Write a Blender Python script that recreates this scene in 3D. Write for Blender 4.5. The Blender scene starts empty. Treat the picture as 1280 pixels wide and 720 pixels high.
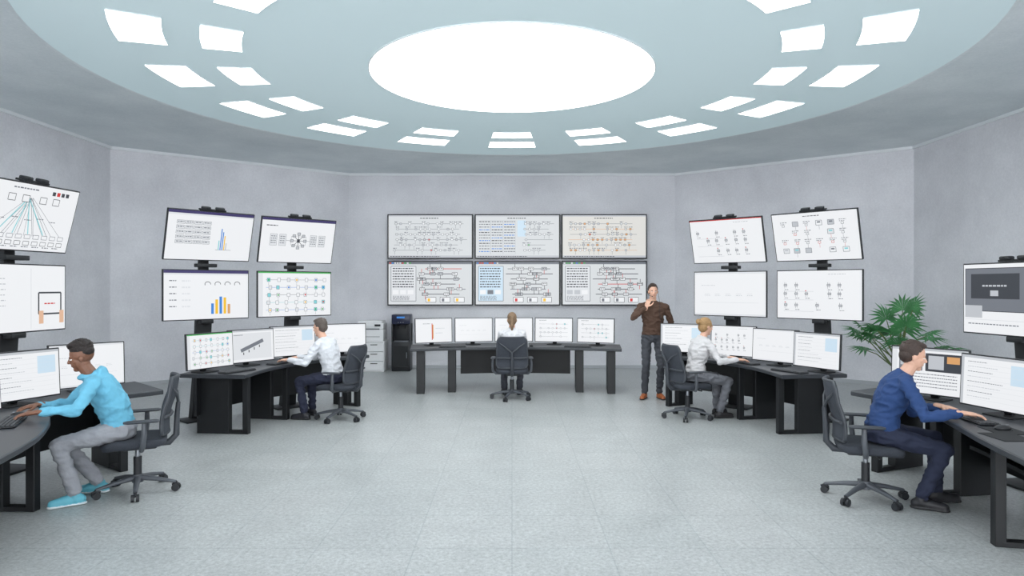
import bpy, bmesh, math, random
from math import sin, cos, pi, radians, atan2, sqrt
from mathutils import Vector as V, Matrix, noise as mnoise
from mathutils.bvhtree import BVHTree
sc = bpy.context.scene
sc.view_settings.view_transform = 'Standard'

def s(r, g, b):
    def c(x):
        x /= 255.0
        return x/12.92 if x <= 0.04045 else ((x+0.055)/1.055)**2.4
    return (c(r), c(g), c(b), 1)

MATS = {}
def mat(name, col, rough=0.6, metal=0.0, emit=0.0, noise=0.0, nscale=20, bump=0.0, bscale=60, spec=0.5):
    if name in MATS: return MATS[name]
    m = bpy.data.materials.new(name); m.use_nodes = True
    nt = m.node_tree; b = nt.nodes['Principled BSDF']
    b.inputs['Base Color'].default_value = col
    b.inputs['Roughness'].default_value = rough
    b.inputs['Metallic'].default_value = metal
    b.inputs['Specular IOR Level'].default_value = spec
    if emit > 0:
        b.inputs['Base Color'].default_value = (0.01, 0.01, 0.01, 1)
        b.inputs['Emission Color'].default_value = col
        b.inputs['Emission Strength'].default_value = emit
    tc = nt.nodes.new('ShaderNodeTexCoord')
    if noise > 0:
        n = nt.nodes.new('ShaderNodeTexNoise'); n.inputs['Scale'].default_value = nscale
        n.inputs['Detail'].default_value = 5
        nt.links.new(tc.outputs['Object'], n.inputs['Vector'])
        r = nt.nodes.new('ShaderNodeMapRange')
        r.inputs['From Min'].default_value = 0.3; r.inputs['From Max'].default_value = 0.7
        r.inputs['To Min'].default_value = 1-noise; r.inputs['To Max'].default_value = 1+noise
        nt.links.new(n.outputs['Fac'], r.inputs['Value'])
        x = nt.nodes.new('ShaderNodeVectorMath'); x.operation = 'SCALE'
        x.inputs[0].default_value = col[:3]
        nt.links.new(r.outputs['Result'], x.inputs['Scale'])
        nt.links.new(x.outputs['Vector'], b.inputs['Base Color'])
    if bump > 0:
        n2 = nt.nodes.new('ShaderNodeTexNoise'); n2.inputs['Scale'].default_value = bscale
        n2.inputs['Detail'].default_value = 4
        nt.links.new(tc.outputs['Object'], n2.inputs['Vector'])
        bp = nt.nodes.new('ShaderNodeBump'); bp.inputs['Strength'].default_value = bump
        bp.inputs['Distance'].default_value = 0.01
        nt.links.new(n2.outputs['Fac'], bp.inputs['Height'])
        nt.links.new(bp.outputs['Normal'], b.inputs['Normal'])
    MATS[name] = m
    return m

_bc = {}
def bevbox(sx, sy, sz, b):
    k = (round(sx, 4), round(sy, 4), round(sz, 4), round(b, 4))
    if k in _bc: return _bc[k]
    bm = bmesh.new(); bmesh.ops.create_cube(bm, size=1)
    for v in bm.verts: v.co = V((v.co.x*sx, v.co.y*sy, v.co.z*sz))
    if b > 0:
        b = min(b, 0.45*min(sx, sy, sz))
        bmesh.ops.bevel(bm, geom=bm.edges[:], offset=b, segments=2 if b > 0.004 else 1, profile=0.5, affect='EDGES')
    bm.verts.index_update()
    r = ([v.co.copy() for v in bm.verts], [[v.index for v in f.verts] for f in bm.faces])
    bm.free(); _bc[k] = r
    return r

def basis(d, hint=None):
    d = V(d).normalized()
    h = V(hint) if hint is not None else (V((0, 0, 1)) if abs(d.z) < 0.9 else V((0, 1, 0)))
    x = h - d*h.dot(d)
    if x.length < 1e-5: x = V((1, 0, 0)) - d*d.x
    x.normalize(); y = d.cross(x)
    return x, y, d

class MB:
    def __init__(self): self.v = []; self.f = []; self.m = []; self.mats = []
    def mi(self, mt):
        if mt not in self.mats: self.mats.append(mt)
        return self.mats.index(mt)
    def add(self, vs, fs, mt, M=None):
        o = len(self.v); k = self.mi(mt)
        for p in vs:
            p = V(p); self.v.append(M @ p if M is not None else p)
        for f in fs: self.f.append([i+o for i in f]); self.m.append(k)
    def box(self, c, sz, mt, b=0.0, R=None, M=None):
        vs, fs = bevbox(sz[0], sz[1], sz[2], b)
        T = Matrix.Translation(V(c))
        if R is not None: T = T @ R.to_4x4()
        if M is not None: T = M @ T
        self.add(vs, fs, mt, T)
    def beam(self, a, b, w, t, mt, hint=(1, 0, 0), bev=0.0, M=None):
        a = V(a); b = V(b); x, y, d = basis(b-a, hint)
        R = Matrix((x, y, d)).transposed()
        self.box((a+b)/2, (w, t, (b-a).length), mt, bev, R, M)
    def rings(self, R, mt, M=None, capends=True):
        n = len(R[0]); vs = [p for r in R for p in r]; fs = []
        for i in range(len(R)-1):
            for j in range(n):
                fs.append([i*n+j, i*n+(j+1) % n, (i+1)*n+(j+1) % n, (i+1)*n+j])
        if capends:
            fs.append(list(range(n))[::-1]); fs.append([(len(R)-1)*n+j for j in range(n)])
        self.add(vs, fs, mt, M)
    def tube(self, pts, r, mt, seg=10, M=None, flat=1.0):
        pts = [V(p) for p in pts]
        if not isinstance(r, (list, tuple)): r = [r]*len(pts)
        x, y, d = basis(pts[1]-pts[0]); R = []
        for i, p in enumerate(pts):
            t = (pts[min(i+1, len(pts)-1)]-pts[max(i-1, 0)])
            if t.length < 1e-7: t = d
            t = t.normalized()
            x = (x-t*x.dot(t)).normalized(); y = t.cross(x)
            R.append([p+(x*cos(2*pi*j/seg)*flat+y*sin(2*pi*j/seg))*r[i] for j in range(seg)])
        self.rings(R, mt, M)
    def cyl(self, a, b, r, mt, r2=None, seg=20, M=None):
        self.tube([a, b], [r, r if r2 is None else r2], mt, seg, M)
    def ell(self, c, r, mt, R=None, seg=16, nr=10, M=None):
        c = V(c); rr = []
        for i in range(nr+1):
            t = pi*(0.02+0.96*i/nr)
            ring = []
            for j in range(seg):
                p = V((r[0]*sin(t)*cos(2*pi*j/seg), r[1]*sin(t)*sin(2*pi*j/seg), -r[2]*cos(t)))
                ring.append(c+(R @ p if R is not None else p))
            rr.append(ring)
        self.rings(rr, mt, M)
    def capsule(self, a, b, ra, rb, mt, seg=14, hint=None, flat=1.0):
        a = V(a); b = V(b); x, y, d = basis(b-a, hint); R = []
        for t in (0.1, 0.4, 0.7, 1.0):
            k = sin(t*pi/2); h = -cos(t*pi/2)
            R.append([a+d*ra*h+(x*cos(2*pi*j/seg)*flat+y*sin(2*pi*j/seg))*ra*k for j in range(seg)])
        for t in (1.0, 0.7, 0.4, 0.1):
            k = sin(t*pi/2); h = cos(t*pi/2)
            R.append([b+d*rb*h+(x*cos(2*pi*j/seg)*flat+y*sin(2*pi*j/seg))*rb*k for j in range(seg)])
        self.rings(R, mt)
    def mesh(self, name, smooth=True, ang=35):
        me = bpy.data.meshes.new(name)
        me.from_pydata([tuple(p) for p in self.v], [], self.f)
        for m in self.mats: me.materials.append(m)
        me.polygons.foreach_set('material_index', self.m)
        me.update()
        bm = bmesh.new(); bm.from_mesh(me); bmesh.ops.recalc_face_normals(bm, faces=bm.faces[:]); bm.to_mesh(me); bm.free()
        if smooth:
            me.shade_smooth(); me.set_sharp_from_angle(angle=radians(ang))
        return me
    def obj(self, name, loc=(0, 0, 0), yaw=0, parent=None, smooth=True, ang=35):
        return place(name, self.mesh(name, smooth, ang), loc, yaw, parent)

def place(name, me, loc=(0, 0, 0), yaw=0, parent=None):
    o = bpy.data.objects.new(name, me); sc.collection.objects.link(o)
    o.location = loc; o.rotation_euler = (0, 0, yaw)
    if parent: o.parent = parent
    return o

def face_yaw(dx, dy): return atan2(-dx, dy)      # local +Y looks along (dx,dy)

def spline(pts, n=24):
    pts = [V((p[0], p[1], 0)) for p in pts]; out = []
    P = [pts[0]*2-pts[1]]+pts+[pts[-1]*2-pts[-2]]
    segs = len(pts)-1
    for i in range(n+1):
        t = i/n*segs; k = min(int(t), segs-1); u = t-k
        a, b, c, d = P[k], P[k+1], P[k+2], P[k+3]
        out.append(0.5*((2*b)+(c-a)*u+(2*a-5*b+4*c-d)*u*u+(3*b-a-3*c+d)*u**3))
    return out

# ------------------------------------------------------------------ materials
def wall_mat(name, c1, c2, bump=0.12):
    m = bpy.data.materials.new(name); m.use_nodes = True; nt = m.node_tree; b = nt.nodes['Principled BSDF']
    b.inputs['Roughness'].default_value = 0.8; b.inputs['Specular IOR Level'].default_value = 0.25
    tc = nt.nodes.new('ShaderNodeTexCoord')
    n = nt.nodes.new('ShaderNodeTexNoise'); n.inputs['Scale'].default_value = 0.8; n.inputs['Detail'].default_value = 12; n.inputs['Roughness'].default_value = 0.58
    n2 = nt.nodes.new('ShaderNodeTexNoise'); n2.inputs['Scale'].default_value = 34; n2.inputs['Detail'].default_value = 6; n2.inputs['Roughness'].default_value = 0.75
    for q in (n, n2): nt.links.new(tc.outputs['Object'], q.inputs['Vector'])
    mx = nt.nodes.new('ShaderNodeMath'); mx.operation = 'MULTIPLY_ADD'; mx.inputs[1].default_value = 0.6
    nt.links.new(n2.outputs['Fac'], mx.inputs[0]); nt.links.new(n.outputs['Fac'], mx.inputs[2])
    cr = nt.nodes.new('ShaderNodeMapRange'); cr.inputs['From Min'].default_value = 0.52; cr.inputs['From Max'].default_value = 1.08
    nt.links.new(mx.outputs[0], cr.inputs['Value'])
    mix = nt.nodes.new('ShaderNodeMixRGB'); mix.inputs[1].default_value = c1; mix.inputs[2].default_value = c2
    nt.links.new(cr.outputs['Result'], mix.inputs[0]); nt.links.new(mix.outputs[0], b.inputs['Base Color'])
    bp = nt.nodes.new('ShaderNodeBump'); bp.inputs['Strength'].default_value = bump; bp.inputs['Distance'].default_value = 0.01
    nt.links.new(n2.outputs['Fac'], bp.inputs['Height']); nt.links.new(bp.outputs['Normal'], b.inputs['Normal'])
    return m
M_wall = wall_mat('plaster_wall', s(208, 208, 213), s(241, 241, 245))
M_soff = wall_mat('plaster_soffit', s(208, 217, 221), s(238, 244, 246), 0.2)

def floor_mat():
    m = bpy.data.materials.new('stone_tile'); m.use_nodes = True; nt = m.node_tree; b = nt.nodes['Principled BSDF']
    tc = nt.nodes.new('ShaderNodeTexCoord')
    br = nt.nodes.new('ShaderNodeTexBrick'); br.offset = 0.0; br.squash = 1.0
    br.inputs['Scale'].default_value = 1.0; br.inputs['Brick Width'].default_value = 0.65; br.inputs['Row Height'].default_value = 0.65
    br.inputs['Mortar Size'].default_value = 0.006; br.inputs['Mortar Smooth'].default_value = 0.6
    br.inputs['Color1'].default_value = s(176, 179, 179); br.inputs['Color2'].default_value = s(171, 175, 175)
    br.inputs['Mortar'].default_value = s(158, 163, 164)
    nt.links.new(tc.outputs['Object'], br.inputs['Vector'])
    n = nt.nodes.new('ShaderNodeTexNoise'); n.inputs['Scale'].default_value = 34; n.inputs['Detail'].default_value = 6; n.inputs['Roughness'].default_value = 0.85
    n3 = nt.nodes.new('ShaderNodeTexNoise'); n3.inputs['Scale'].default_value = 2.6; n3.inputs['Detail'].default_value = 8; n3.inputs['Roughness'].default_value = 0.7
    for q in (n, n3): nt.links.new(tc.outputs['Object'], q.inputs['Vector'])
    r = nt.nodes.new('ShaderNodeMapRange'); r.inputs['From Min'].default_value = 0.35; r.inputs['From Max'].default_value = 0.65
    r.inputs['To Min'].default_value = 0.64; r.inputs['To Max'].default_value = 1.28
    nt.links.new(n.outputs['Fac'], r.inputs['Value'])
    rb = nt.nodes.new('ShaderNodeMapRange'); rb.inputs['From Min'].default_value = 0.3; rb.inputs['From Max'].default_value = 0.7
    rb.inputs['To Min'].default_value = 0.88; rb.inputs['To Max'].default_value = 1.08
    nt.links.new(n3.outputs['Fac'], rb.inputs['Value'])
    mu = nt.nodes.new('ShaderNodeMath'); mu.operation = 'MULTIPLY'
    nt.links.new(r.outputs['Result'], mu.inputs[0]); nt.links.new(rb.outputs['Result'], mu.inputs[1])
    x = nt.nodes.new('ShaderNodeVectorMath'); x.operation = 'SCALE'
    nt.links.new(br.outputs['Color'], x.inputs[0]); nt.links.new(mu.outputs[0], x.inputs['Scale'])
    nt.links.new(x.outputs['Vector'], b.inputs['Base Color'])
    r2 = nt.nodes.new('ShaderNodeMapRange'); r2.inputs['To Min'].default_value = 0.24; r2.inputs['To Max'].default_value = 0.44
    nt.links.new(n3.outputs['Fac'], r2.inputs['Value']); nt.links.new(r2.outputs['Result'], b.inputs['Roughness'])
    bp = nt.nodes.new('ShaderNodeBump'); bp.inputs['Strength'].default_value = 0.3; bp.inputs['Distance'].default_value = 0.003
    nt.links.new(n.outputs['Fac'], bp.inputs['Height']); nt.links.new(bp.outputs['Normal'], b.inputs['Normal'])
    return m
M_floor = floor_mat()

M_disc = mat('ceiling_fill_glow', s(208, 220, 223), 0.7)
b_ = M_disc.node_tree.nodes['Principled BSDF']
b_.inputs['Emission Color'].default_value = s(176, 205, 211); b_.inputs['Emission Strength'].default_value = 0.27  # glow added to the plain ceiling disc as ambient fill, not a lamp
M_light = mat('light_diffuser', (0.95, 0.985, 1, 1), 0.5, emit=5.8)
M_trim = mat('trim_white', s(236, 240, 242), 0.5)
M_base = mat('baseboard_grey', s(185, 188, 192), 0.5)
M_blk = mat('black_plastic', s(30, 32, 36), 0.45)
M_blk2 = mat('black_matte', s(22, 24, 27), 0.6)
M_desk = mat('desk_charcoal', s(52, 55, 60), 0.42, noise=0.08, nscale=60)
M_deskleg = mat('desk_panel_black', s(18, 20, 23), 0.5)
M_chair = mat('chair_fabric', s(56, 60, 68), 0.9, noise=0.15, nscale=120, bump=0.3, bscale=300)
M_chairf = mat('chair_frame', s(58, 62, 68), 0.5)
M_chairb = mat('chair_base', s(80, 84, 90), 0.4)
M_wheel = mat('caster_black', s(36, 38, 42), 0.5)
M_metal = mat('brushed_metal', s(150, 154, 160), 0.35, metal=0.8)
M_whitep = mat('white_plastic', s(240, 240, 241), 0.5)
def E(n, c, k=1.0): return mat('px_'+n, c, 0.4, emit=k)
W_ = E('white', s(241, 243, 246), 0.95); G1 = E('grey', s(188, 192, 198)); G2 = E('midgrey', s(112, 117, 126))
DK = E('dark', s(52, 56, 64)); PU = E('purple', s(52, 42, 100)); BL = E('blue', s(56, 130, 212)); YE = E('yellow', s(240, 190, 40))
RD = E('red', s(200, 42, 42)); GR = E('green', s(60, 168, 78)); TE = E('teal', s(130, 205, 212)); OR = E('orange', s(214, 158, 100))
LB = E('lightblue', s(200, 222, 238)); CR = E('cream', s(218, 217, 213)); LG = E('lightgrey', s(220, 223, 227)); SK = E('handtone', s(222, 180, 150)); PG = E('panelgrey', s(211, 215, 218))

# ------------------------------------------------------------------ room shell
HT = 4.13; CY = 7.76
poly = [(-3.46, 14.5), (3.46, 14.5), (6.87, 11.67), (6.87, -1.0), (3.46, -4.0), (-3.46, -4.0), (-6.87, -1.0), (-6.87, 11.67)]
names = ['north', 'northeast', 'east', 'southeast', 'south', 'southwest', 'west', 'northwest']
def slab(name, a, b, z0, z1, t, mt, inward=False, holes=None):
    a = V((a[0], a[1], 0)); b = V((b[0], b[1], 0)); d = (b-a); L = d.length; d.normalize()
    out = V((-d.y, d.x, 0))
    if inward: out = -out
    mb = MB()
    def q(u0, u1, za, zb):
        p = [a+d*u0, a+d*u1, a+d*u1+out*t, a+d*u0+out*t]
        vs = [x+V((0, 0, za)) for x in p]+[x+V((0, 0, zb)) for x in p]
        mb.add(vs, [(0, 1, 2, 3), (4, 5, 6, 7), (0, 1, 5, 4), (1, 2, 6, 5), (2, 3, 7, 6), (3, 0, 4, 7)], mt)
    if holes:
        u0, u1, h0, h1 = holes
        q(0, u0, z0, z1); q(u1, L, z0, z1); q(u0, u1, z0, h0); q(u0, u1, h1, z1)
    else: q(0, L, z0, z1)
    return mb.obj(name, smooth=False)
nw = 0
for i in range(8):
    a = poly[i]; b = poly[(i+1) % 8]; L = (V(a)-V(b)).length
    hole = (0.35, L-0.35, 0.5, 3.8) if names[i] in ('southeast', 'south', 'southwest') else None  # openings added behind the camera so world light fills the room
    slab('wall_'+names[i], a, b, 0, HT+0.2, 0.15, M_wall, holes=hole)
    if hole:
        nw += 1; mb = MB(); A = V((*a, 0)); D = V((b[0]-a[0], b[1]-a[1], 0)).normalized(); O = V((-D.y, D.x, 0))*0.07
        ks = 4
        for k in range(ks+1):
            u = hole[0]+0.03+(hole[1]-hole[0]-0.06)*k/ks; p = A+D*u+O
            mb.beam(p+V((0, 0, .5)), p+V((0, 0, 3.8)), 0.06, 0.06, M_blk2, hint=D)
        for z in (0.53, 3.77): mb.beam(A+D*hole[0]+O+V((0, 0, z)), A+D*hole[1]+O+V((0, 0, z)), 0.06, 0.06, M_blk2, hint=(0, 0, 1))
        mb.obj('fill_opening_%d' % nw, smooth=False)  # unglazed frame of an added light opening, out of view
    slab('trim_%d' % (i+1), a, b, HT-0.045, HT-0.0, 0.04, M_trim, inward=True)
    slab('baseboard_'+names[i], a, b, 0, 0.06, 0.015, M_base, inward=True)
mb = MB(); n = len(poly)
mb.add([(x, y, 0) for x, y in poly]+[(x, y, -0.1) for x, y in poly], [list(range(n)), list(range(n, 2*n))]+[[i, (i+1) % n, n+(i+1) % n, n+i] for i in range(n)], M_floor)
mb.obj('floor', smooth=False)
RR = 4.72
angs = sorted([2*pi*k/96 for k in range(96)]+[atan2(y-CY, x) % (2*pi) for x, y in poly])
def rayhit(a):
    dx, dy = cos(a), sin(a); best = 1e9
    for i in range(n):
        x1, y1 = poly[i]; x2, y2 = poly[(i+1) % n]; y1 -= CY; y2 -= CY
        ex, ey = x2-x1, y2-y1; den = dx*ey-dy*ex
        if abs(den) < 1e-9: continue
        t = (x1*ey-y1*ex)/den; u = (x1*dy-y1*dx)/den
        if t > 0 and -1e-6 <= u <= 1+1e-6: best = min(best, t)
    return best
mb = MB(); N = len(angs)
out_ = [V((cos(a)*rayhit(a), CY+sin(a)*rayhit(a), HT)) for a in angs]
r1 = [V((cos(a)*RR, CY+sin(a)*RR, HT)) for a in angs]
r2 = [V((cos(a)*(RR-0.03), CY+sin(a)*(RR-0.03), HT+0.006)) for a in angs]
mb.rings([out_, r1, r2], M_soff, capends=False)
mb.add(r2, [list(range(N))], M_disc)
top = [p+V((0, 0, 0.2)) for p in out_]
mb.rings([out_, top], M_soff, capends=False); mb.add(top, [list(range(N))], M_soff)
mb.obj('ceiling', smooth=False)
ZD = HT+0.006
mb = MB()
def disc_ring(r, z): return [V((cos(2*pi*k/96)*r, CY+sin(2*pi*k/96)*r, z)) for k in range(96)]
mb.rings([disc_ring(1.60, ZD), disc_ring(1.60, ZD-0.012), disc_ring(1.59, ZD-0.014)], M_trim, capends=False)
mb.add(disc_ring(1.595, ZD-0.012), [list(range(96))], M_light)
mb.obj('round_ceiling_light', smooth=False)
mb = MB()
for ra, rb in ((2.86, 3.23), (3.55, 3.98)):
    for k in range(16):
        a0 = k*pi/8; h = radians(5.8); L0 = []; 
        for j in range(5): L0.append((ra, a0-h+2*h*j/4))
        for j in range(5): L0.append((rb, a0+h-2*h*j/4))
        vs = [V((cos(a)*r, CY+sin(a)*r, ZD-0.012)) for r, a in L0]; vt = [p+V((0, 0, 0.012)) for p in vs]
        mb.add(vs, [list(range(10))], M_light); mb.rings([vs, vt], M_trim, capends=False)
mb.obj('ceiling_light_panels', smooth=False)

# ------------------------------------------------------------------ screen content
def content(mb, M, w, h, style, seed):
    R = random.Random(seed)
    def q(x0, y0, x1, y1, m, l=1):
        x0, x1 = (x0-.5)*w, (x1-.5)*w; y0, y1 = (.5-y0)*h, (.5-y1)*h; d = -0.0006*l
        mb.add([(x0, d, y1), (x1, d, y1), (x1, d, y0), (x0, d, y0)], [(0, 1, 2, 3)], m, M)
    def ln(x0, y0, x1, y1, m, t=0.005, l=2):
        A = V((x0*w, y0*h)); B = V((x1*w, y1*h)); d = (B-A)
        if d.length < 1e-6: return
        nrm = V((-d.y, d.x)).normalized()*t*w/2
        P = [A+nrm, B+nrm, B-nrm, A-nrm]
        mb.add([(p.x-w/2, -0.0006*l, h/2-p.y) for p in P], [(0, 1, 2, 3)], m, M)
    def text(x, y, wd, m=G2, t=0.010, l=3):
        cx = x
        while cx < x+wd:
            a = R.uniform(0.012, 0.035); q(cx, y, min(cx+a, x+wd), y+t, m, l); cx += a+0.008
    def boxo(x0, y0, x1, y1, m, t=0.004, fill=None, l=3):
        if fill: q(x0, y0, x1, y1, fill, l)
        for a in ((x0, y0, x1, y0), (x1, y0, x1, y1), (x1, y1, x0, y1), (x0, y1, x0, y0)): ln(*a, m, t, l+1)
    bg = W_
    if style in ('scada', 'wpipe', 'table'): bg = PG
    if style == 'cream': bg = CR
    q(0, 0, 1, 1, bg, 0)
    if style in ('wpipe', 'cream', 'table'):
        q(0, 0, 1, 0.03, G1, 1); text(0.38, 0.06, 0.22, DK, 0.02)
        x0 = 0.05
        if style == 'table':
            for c in range(3):
                for r in range(12):
                    text(0.04+c*0.15, 0.14+r*0.064, 0.13, (DK, G2, G2, BL)[(r+c) % 4], 0.02, 4)
                boxo(.03+c*.15, .12, .175+c*.15, .92, G1, .003)
            q(.5, .12, .6, .5, LB, 2); x0 = .55
        PC1 = OR if style == 'cream' else G2
        for r in range(6):
            y = .2+r*.125; a = x0+R.uniform(0, .04); b = R.uniform(.82, .95); ln(a, y, b, y, PC1 if r % 2 else G2, .004)
            nx = int((b-a)/.055)
            for k in range(nx):
                x = a+.02+k*.055
                if R.random() < .2: continue
                boxo(x-.012, y-.022, x+.012, y+.022, DK if R.random() < .35 else G2, .003, R.choice((W_, G1, PG, OR if style == 'cream' else W_)))
                if R.random() < .45: ln(x, y+.022, x, y+.105, G2, .003)
                if R.random() < .6: text(x-.02, y-.055, .045, G2, .016)
                if R.random() < .06: q(x-.008, y-.014, x+.008, y+.014, R.choice((RD, GR)), 6)
        q(0, 0.95, 1, 1, G1, 1); text(.02, .965, .6, DK, .016)
    elif style == 'pipe':
        q(0, 0, 1, 0.03, G1, 1); text(.1, .08, .2, G2, .02)
        for r in range(4):
            y = .25+r*.18; ln(.1, y, .88, y, G2, .004)
            for k in range(7):
                x = .14+k*.11
                if R.random() < .3: continue
                boxo(x-.018, y-.035, x+.018, y+.03, G2, .004, R.choice((W_, LG, TE)))
                if R.random() < .4: ln(x, y, x, y+.15, G2, .0035)
                if R.random() < .12: q(x-.01, y-.02, x+.01, y+.015, RD, 7)
    elif style == 'equip':
        text(.38, .06, .2, DK, .015)
        for r in range(4):
            for c in range(6):
                if R.random() < .12: continue
                x = .1+c*.14+R.uniform(-.01, .01); y = .17+r*.19
                if r == 3 or R.random() < .5:
                    boxo(x, y, x+.07, y+.10, G2, .005, R.choice((G1, LG, W_))); q(x+.015, y+.02, x+.055, y+.05, R.choice((G2, TE, G1)), 7)
                else: text(x, y, .08, G2, .014); text(x, y+.035, .06, G2, .012); boxo(x+.02, y+.06, x+.05, y+.1, RD if R.random() < .4 else G2, .004, W_)
                if R.random() < .5: ln(x+.035, y+.1, x+.035, y+.19, R.choice((RD, G2, G2)), .003)
    elif style in ('wiring', 'wiringr'):
        text(.62, .07, .2, G1, .012)
        if style == 'wiringr': q(0, 0, 1, .018, RD, 1)
        for r, y in enumerate((.3, .48, .72)):
            for c in range(6):
                x = .1+c*.13+R.uniform(-.01, .01)
                if R.random() < .25: continue
                ln(x, y-.06, x, y+.07, G2, .004); ln(x+.02, y-.05, x+.02, y+.06, G2, .003); boxo(x-.008, y-.02, x+.028, y+.02, DK, .004, G1); text(x, y+.09, .05, G2, .013)
                if R.random() < .3: q(x-.004, y-.07, x+.01, y-.05, RD, 6)
            ln(.08, y+.13, .45, y+.13, G1, .003)
    elif style == 'scada':
        q(0, 0, 1, 0.05, G2, 1)
        for k in range(9): q(0.01+k*.03, 0.01, 0.03+k*.03, 0.04, R.choice((RD, BL, LG, GR)), 2)
        q(0.03, 0.1, 0.33, 0.92, LB if seed == 15 else LG, 2); boxo(0.03, 0.1, 0.33, 0.92, G2, 0.006, l=2)
        for k in range(8): text(0.05, 0.14+k*.062, 0.25, DK, 0.024, 4)
        for k in range(3): q(0.05+k*.09, 0.66, 0.12+k*.09, 0.76, R.choice((G1, W_, G2)), 4)
        for k in range(5): text(0.05, 0.8+k*.022, 0.2, G2, 0.01, 4)
        for y in (0.16, 0.28, 0.4, 0.52, 0.64, 0.76):
            a = R.uniform(.36, .45); b = R.uniform(.8, .96); ln(a, y, b, y, R.choice((RD, DK, DK, G2)), 0.008)
            for k in range(4):
                x = R.uniform(a, b); ln(x, y, x, y+R.choice((-.12, .12)), R.choice((RD, DK, DK)), 0.006)
                boxo(x-.03, y-.035, x+.03, y+.03, DK, 0.005, R.choice((W_, G1, W_)))
                text(x-.02, y-.015, .04, DK, 0.016, 6)
        for k in range(3): boxo(.45+k*.17, .83, .57+k*.17, .95, DK, .005, W_); q(.47+k*.17, .86, .5+k*.17, .93, R.choice((RD, YE, G2)), 6)
    elif style == 'bars':
        q(0, 0, 1, 0.055, PU, 1); q(0, 0.055, 1, 0.09, LG, 1)
        for r in range(5):
            for c in range(4):
                boxo(.10+c*.1, .2+r*.1, .19+c*.1, .27+r*.1, G2, .003, LG); text(.11+c*.1, .22+r*.1, .07, G2, .018, 6)
        for k in range(5):
            hh = (.2, .45, .38, .3, .15)[k]; q(.60+k*.022, .78-hh, .612+k*.022, .78, (TE, BL, BL, YE, G1)[k], 3)
        ln(.57, .78, .76, .78, G2, .004); 
    elif style == 'bars2':
        q(0, 0, 1, 0.055, PU, 1); q(0, 0.055, 1, 0.09, LG, 1)
        for k in range(5):
            text(.06, .2+k*.13, .08, G2, .02); text(.2, .2+k*.13, .1, LG, .03)
        for k in range(4):
            x = .5+k*.12; 
            for j in range(7):
                a0 = pi*(1.15-j*.17); a1 = pi*(1.15-(j+1)*.17)
                ln(x+.035*cos(a0), .28-.05*sin(a0), x+.035*cos(a1), .28-.05*sin(a1), DK, .007)
        for k, (c, hh) in enumerate(((BL, .22), (YE, .3), (BL, .36), (YE, .34), (OR, .2))): q(.54+k*.05, .9-hh, .572+k*.05, .9, c, 3)
    elif style == 'flow':
        q(0, 0, 1, 0.055, PU, 1); text(.06, .16, .15, DK, .02)
        cx, cy = .5, .5
        for k in range(8):
            a = 2*pi*k/8; x = cx+.09*cos(a); y = cy+.16*sin(a)
            ln(cx, cy, x, y, DK, .006); boxo(x-.02, y-.03, x+.02, y+.03, DK, .004, G1)
        boxo(.4, .4, .6, .6, G2, .003); q(.48, .46, .52, .54, DK, 7)
        for x in (.12, .24, .66, .78):
            boxo(x, .36, x+.09, .62, G2, .003, LG); 
            for k in range(4): text(x+.01, .4+k*.05, .07, G2, .018, 6)
        ln(.32, .5, .72, .5, G2, .004)
    elif style == 'green':
        q(0, 0, 1, 0.03, GR, 1); q(0, .03, .06, 1, LG, 1)
        for r in range(5):
            ln(.1, .18+r*.17, .92, .18+r*.17, R.choice((BL, TE, G2)), .004)
            for c in range(7):
                x = .14+c*.125+R.uniform(-.02, .02); boxo(x-.02, .14+r*.17, x+.02, .22+r*.17, G2, .004, R.choice((W_, TE, LG, W_)))
                if R.random() < .5: ln(x, .22+r*.17, x, .3+r*.17, G2, .003)
                if R.random() < .35: q(x-.01, .16+r*.17, x+.01, .2+r*.17, R.choice((RD, GR, BL, YE)), 7)
    elif style == 'net':
        text(.3, .06, .25, G2, .02)
        for x in (.22, .38, .54, .7): ln(.47, .2, x, .75, TE, .009); ln(.49, .2, x+.05, .78, G2, .004)
        for k in range(9): ln(.47+.02*(k % 3), .2, .1+k*.1, .78, G2, .003)
        for x in (.3, .44, .62, .76): boxo(x-.035, .17, x+.035, .27, DK, .005, W_)
        for r in range(2):
            for k in range(10): x = .06+k*.09; boxo(x, .76+r*.1, x+.06, .82+r*.1, DK if r else G2, .004, W_)
        for k in range(8): text(.06+k*.11, .94, .07, G2, .014)
        for k in range(6): text(.08+.13*k, .5+.03*(k % 2), .07, G2, .013)
        for k in range(4): q(.7+k*.05, .06, .735+k*.05, .12, RD if k == 1 else DK, 6)
    elif style == 'tablet':
        for k in range(6): text(.06, .2+k*.08, .3, G1, .014)
        ln(.62, .05, .62, .97, G1, .003)
        boxo(.7, .42, .95, .75, DK, .015, W_); text(.76, .58, .12, RD, .02, 8); q(.7, .70, .75, .9, SK, 9); q(.93, .70, .98, .9, SK, 9)
    elif style == 'darkwin':
        boxo(.02, .06, .62, .68, DK, .006, G2); q(.04, .1, .6, .64, G2, 4); q(.08, .14, .56, .5, DK, 5); q(.02, .6, .2, .78, G1, 9); text(.2, .3, .24, G1, .025, 7); q(.28, .38, .36, .46, G1, 7)
        q(.02, .8, .98, .81, LG, 3); q(.66, .4, .98, .95, W_, 3); boxo(.66, .4, .98, .95, G2, .004); q(.68, .5, .7, .56, YE, 5); text(.74, .45, .2, G2, .02); text(.74, .56, .2, G2, .02); text(.05, .86, .5, G2, .015)
    elif style == 'dash':
        q(0, 0, 1, .05, G1, 1); q(0, .05, .07, 1, LG, 1); q(.1, .1, .42, .5, G2, 2); q(.46, .1, .92, .5, DK, 4); q(.5, .15, .7, .45, G1, 5); q(.74, .15, .9, .3, OR, 5); q(.12, .14, .3, .4, G1, 5)
        for k in range(5): text(.12, .56+k*.07, .75, G2, .018)
    elif style == 'list':
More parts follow.
